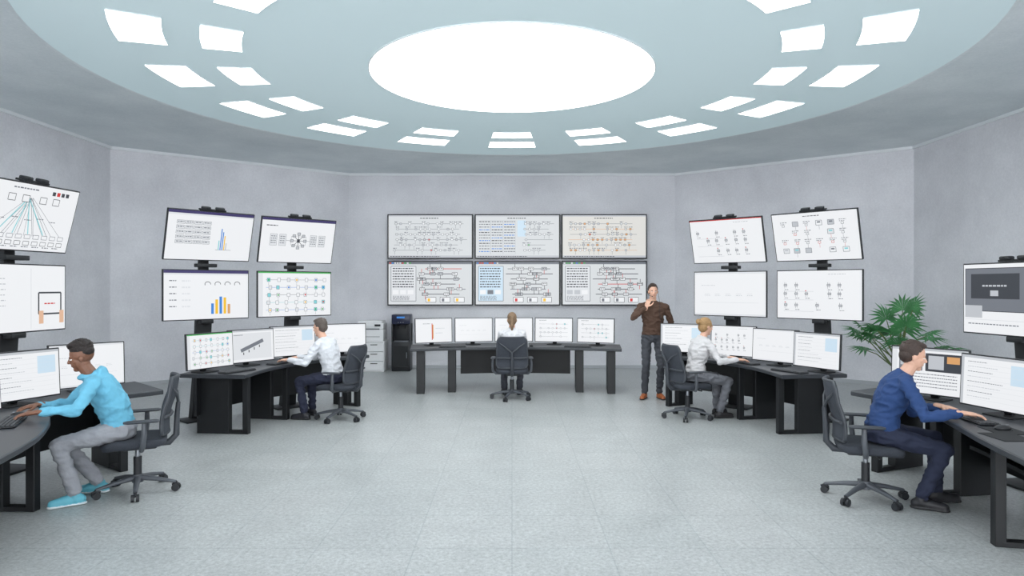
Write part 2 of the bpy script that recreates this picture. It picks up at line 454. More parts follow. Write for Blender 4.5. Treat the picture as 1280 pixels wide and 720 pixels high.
        q(0, 0, 1, .05, G1, 1); q(.0, .05, .04, 1, G1, 1); q(.7, .12, .95, .5, LB, 2)
        for k in range(8): text(.1, .12+k*.1, R.uniform(.25, .55), G1 if k % 2 else G2, .012); ln(.08, .17+k*.1, .95, .17+k*.1, LG, .003)
    elif style == 'redline':
        q(0, 0, 1, .05, LG, 1); q(.44, .2, .46, .9, RD, 3); q(.46, .25, .49, .85, OR, 2); text(.2, .2, .2, G2, .02); text(.55, .4, .25, G1, .02); text(.55, .6, .2, G1, .02)
    elif style == 'blank':
        q(0, 0, 1, .04, LG, 1); q(0, .96, 1, 1, LG, 1); text(.1, .3, .2, G1, .01)
        for k in range(5): q(.15+k*.15, .5, .22+k*.15, .505, G1, 2); text(.15+k*.15, .53, .08, G1, .01)
        ln(.1, .7, .9, .7, G1, .002)
    elif style == 'render':
        q(0, 0, 1, .05, G1, 1); q(0, .05, .05, 1, LG, 1); q(.08, .1, .95, .92, LG, 2)
        for k in range(4): ln(.25+k*.12, .65-k*.07, .40+k*.12, .56-k*.07, G2, .07, 3); q(.3+k*.12, .7-k*.07, .32+k*.12, .78-k*.07, DK, 4)
        text(.1, .14, .2, G2, .02)

def screen_panel(mb, M, w, h, style, seed, depth=0.035, bez=0.012):
    """panel centred at M origin, faces local -Y"""
    mb.box((0, depth/2, 0), (w, depth, h), M_blk, 0.004, M=M)
    mb.box((0, depth+0.015, 0), (w*0.6, 0.03, h*0.55), M_blk2, 0.008, M=M)
    content(mb, M @ Matrix.Translation((0, -0.001, 0)), w-2*bez, h-2*bez, style, seed)

sty = ['wpipe', 'table', 'cream', 'scada', 'scada', 'scada']
k = 0
for r in range(2):
    for c in range(3):
        x = (-1.725, 0.115, 1.945)[c]; z = (2.785, 1.80)[r]
        mb = MB(); screen_panel(mb, Matrix.Identity(4), 1.80, 0.94, sty[k], 11+k, 0.07, 0.024)
        mb.box((0, 0.09, 0), (0.5, 0.05, 0.4), M_blk2, 0.0)
        mb.obj('wall_display', (x, 14.385, z)); k += 1

# ------------------------------------------------------------------ display towers
def tower(Lp, Rp, st, seed, upper=True):
    a = V((*Lp, 0)); b = V((*Rp, 0)); c = (a+b)/2; d = b-a; yaw = atan2(d.y, d.x); w = min(d.length-0.03, 1.13)
    e = bpy.data.objects.new('display_tower', None); sc.collection.objects.link(e); e.location = c; e.rotation_euler = (0, 0, yaw)
    h = 0.645
    mb = MB()
    top = 2.35 if upper else 1.8
    mb.box((0, 0.20, 0.012), (0.5, 0.34, 0.024), M_blk2, 0.006)
    mb.beam((0, 0.24, 0.02), (0, 0.13, 1.3), 0.20, 0.07, M_blk2, bev=0.006)
    mb.beam((-0.1, 0.26, 0.02), (-0.04, 0.15, 1.3), 0.03, 0.10, M_blk2, bev=0.004)
    mb.beam((0, 0.13, 1.25), (0, 0.13, top), 0.12, 0.06, M_blk2, bev=0.006)
    mb.box((0, 0.08, 1.63), (0.42, 0.06, 0.3), M_blk2, 0.005)
    mb.box((0, 0.05, 1.285), (0.16, 0.1, 0.05), M_blk2, 0.008)
    if upper:
        mb.box((0, 0.06, 2.01), (0.26, 0.10, 0.045), M_blk2, 0.006)
        mb.beam((0, 0.13, 2.3), (0, 0.0, 2.4), 0.3, 0.06, M_blk2, bev=0.004)
    mb.obj('post', parent=e)
    mb = MB(); screen_panel(mb, Matrix.Translation((0, 0, 1.632)), w, h, st[1], seed+1); mb.obj('lower_display', parent=e)
    Mu = Matrix.Translation((0, 0, 1.955))
    if upper:
        T = Matrix.Translation((0, 0, 2.07)) @ Matrix.Rotation(radians(15), 4, 'X') @ Matrix.Translation((0, 0, h/2))
        mb = MB(); screen_panel(mb, T, w, h, st[0], seed); mb.obj('upper_display', parent=e)
        Mu = T @ Matrix.Translation((0, 0.0, h/2))
    mb = MB()
    mb.box((0, 0.03, 0.012), (0.34, 0.05, 0.02), M_blk2, 0.004, M=Mu)
    for x in (-0.09, 0.09): mb.box((x, 0.02, 0.035), (0.11, 0.06, 0.035), M_blk, 0.012, M=Mu)
    mb.cyl((-.09, -.012, .035), (-.09, .0, .035), 0.012, M_blk2, M=Mu, seg=12)
    mb.obj('camera_bar', parent=e)
tower((-4.30, 8.37), (-3.54, 9.22), ('bars', 'bars2'), 21)
tower((-3.50, 9.34), (-2.66, 10.1), ('flow', 'green'), 23)
tower((2.68, 10.1), (3.50, 9.34), ('wiringr', 'blank'), 25)
tower((3.56, 9.22), (4.32, 8.37), ('equip', 'wiring'), 37)
tower((-4.65, 5.78), (-4.50, 6.90), ('net', 'tablet'), 29)
tower((-4.66, 4.60), (-4.66, 5.73), ('pipe', 'list'), 31)
tower((4.23, 6.42), (4.38, 5.30), ('darkwin', 'darkwin'), 33, upper=False)
tower((4.38, 5.22), (4.38, 4.10), ('pipe', 'pipe'), 35, upper=False)

# ------------------------------------------------------------------ desks
DZ = 0.74
def desk(front, back, legs, modesty=(0.08, 0.92), name='curved_desk', solid=False, shelf=None):
    F = spline(front, 28); B = spline(back, 28); n = len(F); mb = MB()
    R = []
    for i in range(n):
        f, b = F[i], B[i]; d = (b-f).normalized()*0.008; u = V((0, 0, 1))
        R.append([f+u*(DZ-.036), f+d+u*(DZ-.045), b-d+u*(DZ-.045), b+u*(DZ-.036), b+u*(DZ-.008), b-d+u*DZ, f+d+u*DZ, f+u*(DZ-.008)])
    mb.rings(R, M_desk)
    i0, i1 = int(modesty[0]*28), int(modesty[1]*28); R = []
    for i in range(i0, i1+1):
        f, b = F[i], B[i]; p = f+(b-f)*0.86; q = f+(b-f)*0.90
        R.append([p+V((0, 0, .22)), q+V((0, 0, .22)), q+V((0, 0, DZ-.04)), p+V((0, 0, DZ-.04))])
    mb.rings(R, M_deskleg)
    if shelf:
        R = []
        for i in range(int(shelf[0]*28), int(shelf[1]*28)+1):
            f, b = F[i], B[i]; p = f+(b-f)*0.45; q = f+(b-f)*0.86
            R.append([p+V((0, 0, .42)), q+V((0, 0, .30)), q+V((0, 0, .33)), p+V((0, 0, .45))])
        mb.rings(R, M_deskleg)
    for t in legs:
        x = t*28; i = min(int(x), 27); u = x-i
        f = F[i].lerp(F[i+1], u); b = B[i].lerp(B[i+1], u); d = b-f
        P = lambda k, z: f+d*k+V((0, 0, z))
        L = d.length
        if solid:
            mb.beam(P(.48, 0.0), P(.48, DZ-.042), L*.76, 0.13, M_deskleg, hint=d, bev=.004); continue
        mb.beam(P(.66, 0.0), P(.66, DZ-.042), L*.5, 0.08, M_deskleg, hint=d, bev=.004)
        mb.beam(P(.16, 0.0), P(.16, DZ-.042), 0.07, 0.07, M_deskleg, hint=d, bev=.004)
        mb.beam(P(.12, .02), P(.6, .02), 0.04, 0.07, M_deskleg, hint=(0, 0, 1), bev=.004)
        mb.beam(P(.12, DZ-.07), P(.6, DZ-.07), 0.05, 0.07, M_deskleg, hint=(0, 0, 1), bev=.004)
    mb.obj(name, ang=30)
mir = lambda L, o=0.03: [(-x+o, y) for x, y in L]
f2 = [(-3.02, 7.72), (-2.98, 8.4), (-2.80, 9.0), (-2.5, 9.5), (-2.08, 9.95)]
b2 = [(-3.80, 7.80), (-3.78, 8.5), (-3.55, 9.15), (-3.12, 9.68), (-2.55, 10.25)]
desk(f2, b2, (0.12, 0.46, 0.95))
desk(mir(f2), mir(b2), (0.12, 0.46, 0.95))
desk([(-2.92, 3.7), (-3.15, 4.5), (-3.42, 5.05), (-3.72, 5.55), (-3.72, 6.1), (-3.38, 6.62)],
     [(-3.95, 3.45), (-4.22, 4.3), (-4.40, 5.0), (-4.46, 5.7), (-4.40, 6.5), (-3.98, 7.2)], (0.1, 0.5, 0.9))
desk([(2.92, 3.7), (3.10, 4.5), (3.26, 5.05), (3.40, 5.6), (3.40, 6.1), (3.25, 6.55)],
     [(3.9, 3.45), (4.0, 4.3), (4.1, 5.0), (4.15, 5.7), (4.15, 6.3), (3.95, 6.95)], (0.24, 0.62, 0.92), shelf=(.28, .58))
desk([(-1.62, 10.88), (-.85, 11.12), (.06, 11.2), (.97, 11.12), (1.75, 10.88)],
     [(-1.72, 11.72), (-.9, 11.98), (.06, 12.06), (1.02, 11.98), (1.85, 11.72)], (0.05, 0.21, 0.79, 0.95), modesty=(.25, .78), solid=True)

# ------------------------------------------------------------------ monitors
def monitor(x, y, dx, dy, style, seed):
    """stands on desk at x,y ; screen faces direction (dx,dy)"""
    w, h = 0.65, 0.415; mb = MB(); cz = 0.05+h/2
    screen_panel(mb, Matrix.Translation((0, 0, cz)) @ Matrix.Rotation(radians(-3), 4, 'X'), w, h, style, seed, 0.028, 0.011)
    mb.box((0, 0.09, 0.006), (0.24, 0.19, 0.012), M_blk2, 0.004)
    mb.beam((0, 0.13, 0.01), (0, 0.07, 0.27), 0.07, 0.03, M_blk2, bev=.004)
    mb.obj('computer_monitor', (x, y, DZ), atan2(dx, -dy))
FD = [(.90, -.44), (.82, -.57), (.68, -.73), (.42, -.91)]
for i, (p, st) in enumerate(zip([(-3.50, 7.93), (-3.27, 8.58), (-2.98, 9.30), (-2.42, 9.80)], ('green', 'render', 'list', 'blank'))):
    monitor(*p, *FD[i], st, 50+i)
for i, (p, st) in enumerate(zip([(3.53, 7.93), (3.30, 8.58), (3.01, 9.30), (2.45, 9.80)], ('list', 'blank', 'wiring', 'list'))):
    monitor(*p, -FD[i][0], FD[i][1], st, 60+i)
for i, (p, st) in enumerate(zip([(-1.31, 11.44), (-.65, 11.62), (.03, 11.68), (.71, 11.62), (1.40, 11.44)], ('redline', 'blank', 'blank', 'pipe', 'pipe'))):
    monitor(*p, 0.04-p[0], 8.5-p[1], st, 70+i)
for i, (p, st) in enumerate(zip([(-3.95, 4.98), (-4.10, 5.72), (-4.02, 6.47)], ('list', 'list', 'blank'))):
    monitor(*p, -2.4-p[0], 5.1-p[1], st, 80+i)
for i, (p, st) in enumerate(zip([(3.66, 6.0), (3.72, 5.25), (3.55, 4.48)], ('dash', 'list', 'pipe'))):
    monitor(*p, 2.0-p[0], 4.9-p[1], st, 90+i)

# keyboards / mice
mb = MB(); mb.box((0, 0, .009), (.44, .145, .014), M_blk, .004)
M_key = mat('key_grey', s(58, 60, 64), .6)
for r in range(5):
    for c in range(15):
        if r == 0 and 4 <= c <= 8: continue
        mb.box((-.2+c*.0286, -.052+r*.026, .019), (.0235, .021, .007), M_key, .0015)
mb.box((-.028, -.052, .019), (.14, .021, .007), M_key, .0015)
KB = mb.mesh('keyboard')
mb = MB(); mb.ell((0, 0, .012), (.032, .055, .024), M_blk, nr=10); mb.box((0, 0.03, .034), (.006, .02, .006), M_metal, .001); mb.box((0, 0, .0015), (.062, .1, .003), M_blk2)
for v in mb.v: v.z = max(v.z, 0.0)
MS = mb.mesh('computer_mouse')
mb = MB(); mb.box((0, 0, .0015), (.26, .22, .003), mat('pad_dark', s(28, 30, 33), .9), .001); PAD = mb.mesh('mouse_pad')
def kbset(x, y, dx, dy, mside=1, pad=False, md=.30):
    yw = face_yaw(dx, dy); d = V((dx, dy)).normalized(); r = V((d.y, -d.x))*mside
    place('keyboard', KB, (x, y, DZ+.001), yw)
    z = DZ+.001
    if pad: place('mouse_pad', PAD, (x+r.x*.38, y+r.y*.38, DZ+.0005), yw); z += .003; md = .36
    place('computer_mouse', MS, (x+r.x*md, y+r.y*md, z), yw)
kbset(-3.68, 5.0, -.85, -.4, 1)
kbset(3.46, 5.12, .97, -.1, 1, True)
kbset(-2.99, 8.86, -.9, .3, 1)
kbset(3.02, 8.86, .9, .3, -1)
kbset(0.02, 11.31, 0, 1, 1)
place('keyboard', KB, (-3.22, 8.00, DZ+.001), face_yaw(-.9, .44)); place('keyboard', KB, (3.25, 8.00, DZ+.001), face_yaw(.9, .44))
place('keyboard', KB, (-.98, 11.20, DZ+.001), face_yaw(-.2, 1)); place('keyboard', KB, (1.08, 11.20, DZ+.001), face_yaw(.2, 1))
place('mouse_pad', PAD, (3.3, 4.55, DZ+.0005), face_yaw(1, 0))

# ------------------------------------------------------------------ office chair
def chair_mesh():
    mb = MB()
    for k in range(5):
        a = 2*pi*k/5+pi/2+0.3; d = V((cos(a), sin(a), 0))
        mb.tube([d*.03+V((0, 0, .12)), d*.16+V((0, 0, .105)), d*.31+V((0, 0, .075))], [.03, .024, .016], M_chairb, 10, flat=.8)
        p = d*.31; t = V((-d.y, d.x, 0))
        mb.cyl(p+V((0, 0, .08)), p+V((0, 0, .045)), .01, M_wheel, seg=8)
        for sg in (-1, 1):
            mb.cyl(p+t*sg*.008+V((0, 0, .03)), p+t*sg*.03+V((0, 0, .03)), .03, M_wheel, seg=16)
        mb.tube([p+t*.0-d*.03+V((0, 0, .05)), p+V((0, 0, .066)), p+d*.03+V((0, 0, .05))], .012, M_wheel, 8)
    mb.cyl((0, 0, .085), (0, 0, .15), .045, M_chairb, .04); mb.cyl((0, 0, .15), (0, 0, .30), .032, M_wheel); mb.cyl((0, 0, .3), (0, 0, .40), .02, M_metal)
    mb.box((0, -.02, .395), (.2, .26, .05), M_wheel, .015)
    mb.tube([(.08, .05, .39), (.22, .07, .385)], .009, M_wheel, 8)
    R = []; N = 32
    for (z, k) in ((.405, .88), (.415, .96), (.445, 1.0), (.465, .98), (.475, .9), (.478, .7), (.472, .3)):
        ring = []
        for j in range(N):
            a = 2*pi*j/N; ca, sa = cos(a), sin(a)
            x = .25*k*math.copysign(abs(ca)**.45, ca); y = .245*k*math.copysign(abs(sa)**.45, sa)
            zz = z-(.025*max(0, (y-.14)/.1) if y > .14 else 0)
            ring.append(V((x, y+.02, zz)))
        R.append(ring)
    mb.rings(R, M_chair)
    nx, nz = 14, 20
    def bp(u, v, off):
        hw = .238*(1-.08*v)
        e = 1.0
        if v > .85: e = 1-.22*((v-.85)/.15)**2.2
        if v < .12: e = 1-.22*((.12-v)/.12)**2.2
        x = u*hw*e
        y = -.225-.075*v+.022*sin(pi*min(v/.65, 1))+.05*u*u
        return V((x, y-off, .50+.47*v))
    def grid(off): return [bp(-1+2*i/nx, j/nz, off) for j in range(nz+1) for i in range(nx+1)]
    A = grid(0); Bk = grid(.022); W = nx+1; n0 = len(A); fs = []
    for j in range(nz):
        for i in range(nx):
            a = j*W+i; fs.append([a, a+1, a+W+1, a+W]); fs.append([n0+a, n0+a+W, n0+a+W+1, n0+a+1])
    rim = [i for i in range(W)]+[j*W+nx for j in range(1, nz+1)]+[nz*W+i for i in range(nx-1, -1, -1)]+[j*W for j in range(nz-1, 0, -1)]
    for i in range(len(rim)):
        a, b = rim[i], rim[(i+1) % len(rim)]; fs.append([a, b, n0+b, n0+a])
    mb.add(A+Bk, fs, M_chair)
    pr = [(A[i]+Bk[i])/2 for i in rim]; pr.append(pr[0]); mb.tube(pr, .015, M_chairf, 8)
    mb.tube([bp(u, .33, .035) for u in (-1, -.5, 0, .5, 1)], .014, M_chairf, 8)
    mb.tube([(0, -.10, .40), (0, -.24, .40), (0, -.295, .46), (0, -.30, .62), (0, -.31, .74)], [.03, .03, .026, .022, .018], M_chairf, 10)
    mb.tube([(0, -.31, .74), (-.10, -.30, .82), (-.19, -.265, .88)], .012, M_chairf, 8); mb.tube([(0, -.31, .74), (.10, -.30, .82), (.19, -.265, .88)], .012, M_chairf, 8)
    for sg in (-1, 1):
        mb.tube([(sg*.12, -.04, .40), (sg*.25, -.04, .40), (sg*.292, -.05, .44), (sg*.297, -.06, .54), (sg*.292, -.06, .625)], [.018, .02, .022, .022, .018], M_chairb, 10)
        ring = []
        for (y, wd, t) in ((-.17, .6, .6), (-.15, .9, 1), (-.05, 1, 1), (.06, .95, 1), (.09, .6, .6)):
            ring.append([V((sg*(.29-.02*(y+.17))+.040*wd*cos(2*pi*j/14), y, .640+.014*t*sin(2*pi*j/14))) for j in range(14)])
        mb.rings(ring, M_chairf)
    return mb
CHM = chair_mesh().mesh('office_chair', ang=50)
def chair(x, y, dx, dy): place('office_chair', CHM, (x, y, 0), face_yaw(dx, dy))
chair(-3.18, 5.80, -.90, -.44)
chair(2.90, 5.60, .95, -.30)
chair(-2.24, 8.93, -.93, .30)
chair(2.32, 9.02, .93, .30)
chair(0.0, 10.55, 0, 1)

# ------------------------------------------------------------------ people
def ik(a, t, l1, l2, pole):
    d = t-a; L = min(d.length, (l1+l2)*.992); dn = d.normalized(); x = (l1*l1-l2*l2+L*L)/(2*L)
    h = sqrt(max(l1*l1-x*x, 0)); p = V(pole); p = (p-dn*p.dot(dn)).normalized()
    return a+dn*x+p*h, a+dn*L

def hand(mb, w, d, n, thumb, curl, sk, k=1.0):
    d = d.normalized(); n = (n-d*n.dot(d)).normalized(); lat = d.cross(n)
    if lat.dot(thumb) < 0: lat = -lat           # lat points to thumb side
    R = Matrix((lat, d, n)).transposed()
    mb.ell(w+d*.045*k, (.040*k, .052*k, .016*k), sk, R, 16, 10)
    mb.capsule(w-d*.03, w+d*.02, .026*k, .024*k, sk, 12, hint=n, flat=.75)
    for off, L, r in ((.031, .072, .0084), (.0105, .082, .0088), (-.0105, .076, .0084), (-.031, .060, .0076)):
        p = w+d*.078*k+lat*off*k; ang = curl*.5; q = d.copy()
        for f, rr in ((.45, 1), (.3, .93), (.25, .85)):
            q = (d*cos(ang)+n*sin(ang)+lat*off*1.5).normalized()
            e = p+q*L*f*k; mb.capsule(p, e, r*rr*k, r*rr*.93*k, sk, 8); p = e; ang += curl
    p = w+d*.022*k+lat*.028*k
    for L, r, (cd, cl, cn) in ((.038, .0125, (.6, .75, .15)), (.032, .0105, (.85, .4, .3)), (.025, .009, (.95, .15, .3))):
        q = (d*cd+lat*cl+n*cn).normalized(); e = p+q*L*k; mb.capsule(p, e, r*k, r*.9*k, sk, 8); p = e

def fuse(mb, voxel, sm_it, cloth=()):
    me0 = mb.mesh('src', smooth=False)
    ob = bpy.data.objects.new('tmp', me0); sc.collection.objects.link(ob)
    md = ob.modifiers.new('r', 'REMESH'); md.mode = 'VOXEL'; md.voxel_size = voxel
    sm = ob.modifiers.new('s', 'SMOOTH'); sm.factor = .5; sm.iterations = sm_it
    dg = bpy.context.evaluated_depsgraph_get(); ev = ob.evaluated_get(dg); me = bpy.data.meshes.new_from_object(ev)
    bpy.data.objects.remove(ob)
    bv = BVHTree.FromPolygons([tuple(v) for v in mb.v], mb.f)
    idx = []
    for p in me.polygons:
        r = bv.find_nearest(p.center); idx.append(mb.m[r[2]] if r[2] is not None else 0)
    vs = [v.co.copy() for v in me.vertices]
    if cloth:
        cm = {mb.mats.index(c) for c in cloth if c in mb.mats}
        isc = [False]*len(vs)
        for p, k in zip(me.polygons, idx):
            if k in cm:
                for i in p.vertices: isc[i] = True
        out = []
        for v in me.vertices:
            c = v.co
            if isc[v.index]:
                a = mnoise.noise(V((c.x*9, c.y*9, c.z*16))+V((3.1, 0, 0))); b = mnoise.noise(V((c.x*24, c.y*22, c.z*34)))
                d = .011*(0.4-abs(a)*2.4)+.004*(.3-abs(b)*1.6)
                out.append(c+v.normal*d)
            else: out.append(c.copy())
        vs = out
    fs = [list(p.vertices) for p in me.polygons]; bpy.data.meshes.remove(me); bpy.data.meshes.remove(me0)
    return vs, fs, [mb.mats[i] for i in idx]

PC = [0]
def person(name, loc, dirn, hipz=.555, lean=0.2, hands=None, feet=None, head=(0, 0), cols=None, hair='short', k=1.0, stand=False,
           female=False, hood=False, palms=None, hdirs=None, poles=None, extra=None, footdir=None, curl=.35):
    yaw = face_yaw(*dirn); Mw = Matrix.Translation(V(loc)) @ Matrix.Rotation(yaw, 4, 'Z'); Mi = Mw.inverted()
    PC[0] += 1; tg = 'p%d' % PC[0]
    sh = mat(tg+'_top', cols['top'], .85, noise=.05, nscale=18, bump=.25, bscale=40)
    pn = mat(tg+'_trousers', cols['legs'], .85, noise=.05, nscale=20, bump=.25, bscale=50)
    sk = mat(tg+'_skin', cols['skin'], .5, noise=.03, nscale=30)
    hr = mat(tg+'_hair', cols['hair'], .6, noise=.25, nscale=90, bump=.6, bscale=120)
    so = mat(tg+'_shoes', cols['shoe'], .5); sl = mat(tg+'_sole', cols.get('sole', s(40, 40, 42)), .7)
    lp = mat(tg+'_lips', tuple(c*f for c, f in zip(cols['skin'][:3], (.78, .58, .58)))+(1,), .5)
    ey = mat('eye_white', s(225, 222, 218), .3); pu = mat('eye_dark', s(30, 22, 18), .3)
    mb = MB(); mh = MB(); mk = MB(); X = V((1, 0, 0)); wd = .92 if female else 1.0
    P = V((0, 0, hipz))
    D = lambda a: V((0, sin(a), cos(a)))
    waist = P+D(lean*.6)*.17*k; chest = waist+D(lean)*.17*k; shc = chest+D(lean*1.25)*.13*k; nb = shc+D(lean*1.25)*.065*k
    hl = lean*.5 if not stand else 0.05; hc = nb+D(hl+.25*(lean > .15))*.135*k
    def loft(pts, m, N=28):
        R = []
        for i, (c, rx, ry) in enumerate(pts):
            t = (pts[min(i+1, len(pts)-1)][0]-pts[max(i-1, 0)][0]).normalized(); y = t.cross(X).normalized()
            R.append([c+X*rx*cos(2*pi*j/N)+y*ry*sin(2*pi*j/N) for j in range(N)])
        mb.rings(R, m)
    hipw = .172 if not female else .178
    loft([(P+V((0, 0, -.08)), .11, .09), (P+V((0, 0, -.06)), .15*wd, .115), (P, hipw, .128), (P.lerp(waist, .45), .158*wd, .115), (P.lerp(waist, .6), .14*wd, .10)], pn)
    ch = .125 if not female else .128
    loft([(P.lerp(waist, .22), .15, .105), (P.lerp(waist, .28), .170*wd, .127), (waist, .150*wd*(.93 if female else 1), .112), (waist.lerp(chest, .6), .172*wd, .122), (chest, .180*wd, ch),
          (chest.lerp(shc, .55), .186*wd, .116), (shc, .160*wd, .092), (shc.lerp(nb, .45), .105*wd, .075), (shc.lerp(nb, .85), .068, .064)], sh)
    ax, ay, az = basis(nb-shc)
    if not hood:
        mb.tube([nb-az*.008+(ax*cos(t)*1.0+ay*sin(t))*.056 for t in [2*pi*i/16 for i in range(17)]], .012, sh, 8)
    else:
        mb.ell(nb+V((0, -.075, -.03)), (.12, .055, .075), sh); mb.tube([nb+V((cos(t)*.085, -.01+sin(t)*.078, -.018+.02*sin(-t))) for t in [2*pi*i/18 for i in range(19)]], .024, sh, 10)
        mb.ell(waist.lerp(chest, .2)+V((0, .0, 0)), (.175, .135, .14), sh)
    mh.capsule(nb-D(lean)*.04, hc-V((0, .005, .05)), .056*wd, .05*wd, sk)
    ft = feet or [(-.12, .36), (.12, .34)]
    for i, sg in enumerate((-1, 1)):
        hip = P+V((sg*.092, 0, -.005)); fx, fy = ft[i][:2]; fz = .085
        l1, l2 = (.43*k, .43*k) if stand else (.43*k, .42*k)
        knee, ank = ik(hip, V((fx, fy, fz)), l1, l2, (sg*.12, 1, .6) if not stand else (sg*.05, 1, 0))
        r0 = .088*wd; 
        mb.capsule(hip, hip.lerp(knee, .5), r0, .076*wd, pn, 16); mb.capsule(hip.lerp(knee, .5), knee, .076*wd, .062, pn, 16)
        mid = knee.lerp(ank, .35); mb.capsule(knee, mid, .061, .060, pn, 16); mb.capsule(mid, ank+(knee-ank).normalized()*.03, .060, .052, pn, 16)
        fd = V((*(footdir[i] if footdir else (sg*.2, 1)), 0)).normalized()
        a = V((ank.x, ank.y, 0))
        mb.capsule(ank+V((0, 0, -.005)), a+V((0, 0, .05)), .042, .045, so, 14)
        mb.capsule(a-fd*.035+V((0, 0, .045)), a+fd*.08+V((0, 0, .045)), .038, .042, so, 14)
        mb.capsule(a+fd*.06+V((0, 0, .042)), a+fd*.155+V((0, 0, .034)), .043, .034, so, 14)
        mb.capsule(a-fd*.04+V((0, 0, .012)), a+fd*.155+V((0, 0, .012)), .043, .043, sl, 14, hint=(0, 0, 1), flat=.28)
    shw = .178*wd
    for i, sg in enumerate((-1, 1)):
        S = shc+V((sg*shw*k, 0, -.022))
        T = V(hands[i]); T = (Mi @ T) if not stand else T
        pole = poles[i] if poles else (sg*.55, -.35, -1)
        el, wr = ik(S, T, .285*k, .25*k, pole)
        mb.capsule(shc+V((sg*shw*.45, 0, -.005)), S, .064*wd, .062*wd, sh, 16)
        mb.capsule(S, S.lerp(el, .5), .060*wd, .053*wd, sh, 16); mb.capsule(S.lerp(el, .5), el, .053*wd, .045*wd, sh, 16)
        mb.capsule(el, el.lerp(wr, .4), .046*wd, .044*wd, sh, 14); mb.capsule(el.lerp(wr, .4), wr-(wr-el).normalized()*.03, .044*wd, .034*wd, sh, 14)
        hd = V(hdirs[i]) if hdirs else V(((wr-el).x*.6, (wr-el).y, -.02))
        pnrm = V(palms[i]) if palms else V((0, 0, -1))
        th = V((-sg, 0.0, 0)) if not stand else V(((-sg*.2), .9, .5))
        hand(mk, wr, hd, pnrm, th, curl, sk, .95 if female else 1.02)
        if stand and i == 1: extra_wr = (wr, hd.normalized(), pnrm)
    hy, hp = head
    RH = Matrix.Rotation(hy, 3, 'Z') @ Matrix.Rotation(hp, 3, 'X')
    q = .91
    H = lambda x, y, z: hc+RH @ (V((x, y, z))*q)
    def he(x, y, z, a, b, c, m, sg=20, nr=14): mh.ell(H(x, y, z), (a*q, b*q, c*q), m, RH, sg, nr)
    he(0, -.012, .035, .075, .098, .092, sk); he(0, .022, -.03, .060, .070, .085, sk); he(0, .055, -.094, .028, .028, .022, sk); he(0, .0, -.06, .057, .06, .05, sk)
    he(0, .072, .026, .050, .017, .014, sk)
    mh.capsule(H(0, .084, .016), H(0, .104, -.022), .0075, .0115, sk, 10); he(.010, .095, -.028, .008, .010, .007, sk); he(-.010, .095, -.028, .008, .010, .007, sk)
    he(0, .082, -.054, .021, .011, .0045, lp); he(0, .081, -.062, .018, .011, .005, lp); he(0, .076, -.045, .028, .012, .014, sk)
    for sg in (-1, 1):
        he(sg*.077, -.004, -.008, .009, .018, .028, sk); he(sg*.081, -.006, -.004, .006, .020, .022, sk)
        he(sg*.030, .077, .004, .0125, .012, .006, ey); he(sg*.030, .0855, .004, .0055, .005, .0055, pu)
        he(sg*.030, .078, .0115, .016, .013, .004, sk); he(sg*.030, .077, -.0045, .016, .012, .003, sk)
        he(sg*.031, .083, .023, .018, .008, .0038, hr); he(sg*.038, .052, -.02, .022, .022, .022, sk)
    if hair == 'short':
        he(0, -.026, .058, .081, .098, .086, hr); he(0, -.052, .005, .076, .064, .072, hr); he(0, .03, .108, .060, .056, .03, hr)
        for sg in (-1, 1): he(sg*.072, -.015, .042, .010, .034, .032, hr)
        RR_ = random.Random(5)
        for _ in range(60):
            a = RR_.uniform(0, 2*pi); e = RR_.uniform(.55, 1.5)
            he(.072*cos(a)*cos(e), -.02+.09*sin(a)*cos(e), .06+.082*sin(e), .012, .026, .009, hr, 8, 6)
    elif hair == 'curly':
        he(0, -.02, .085, .079, .097, .070, hr); he(0, -.05, .05, .077, .066, .06, hr); he(0, .0, .125, .074, .090, .035, hr)
        RR_ = random.Random(3)
        for _ in range(110):
            a = RR_.uniform(0, 2*pi); e = RR_.uniform(.3, 1.4); 
            he(.077*cos(a)*cos(e), -.015+.095*sin(a)*cos(e), .085+.078*sin(e), .013, .013, .013, hr, 8, 6)
    elif hair == 'bun':
        he(0, -.026, .05, .082, .102, .090, hr); he(0, -.05, -.005, .080, .068, .082, hr); he(0, -.135, .06, .042, .04, .042, hr); 
        for sg in (-1, 1): he(sg*.072, .005, .035, .012, .045, .045, hr)
    elif hair == 'pony':
        he(0, -.026, .05, .082, .102, .090, hr); he(0, -.05, -.005, .080, .070, .09, hr); he(0, -.128, .03, .03, .03, .03, hr)
        mh.capsule(H(0, -.145, .02), H(0, -.15, -.1), .028, .032, hr); mh.capsule(H(0, -.15, -.1), H(0, -.12, -.2), .032, .012, hr)
    res = MB()
    for src, vx, it, cl in ((mb, .008, 3, (sh, pn)), (mh, .0036, 2, ()), (mk, .0038, 2, ())):
        vs, fs, ms = fuse(src, vx, it, cl); o = len(res.v); res.v += vs
        for f, m in zip(fs, ms): res.f.append([i+o for i in f]); res.m.append(res.mi(m))
    me = bpy.data.meshes.new(name); me.from_pydata([tuple(p) for p in res.v], [], res.f)
    for m in res.mats: me.materials.append(m)
    me.polygons.foreach_set('material_index', res.m); me.update(); me.shade_smooth()
    if extra:
        e = bpy.data.objects.new(name, None); sc.collection.objects.link(e); e.location = loc; e.rotation_euler = (0, 0, yaw)
        place('body', me, parent=e); extra(e, H, RH, extra_wr if stand else None, shc, hc)
    else: place(name, me, loc, yaw)

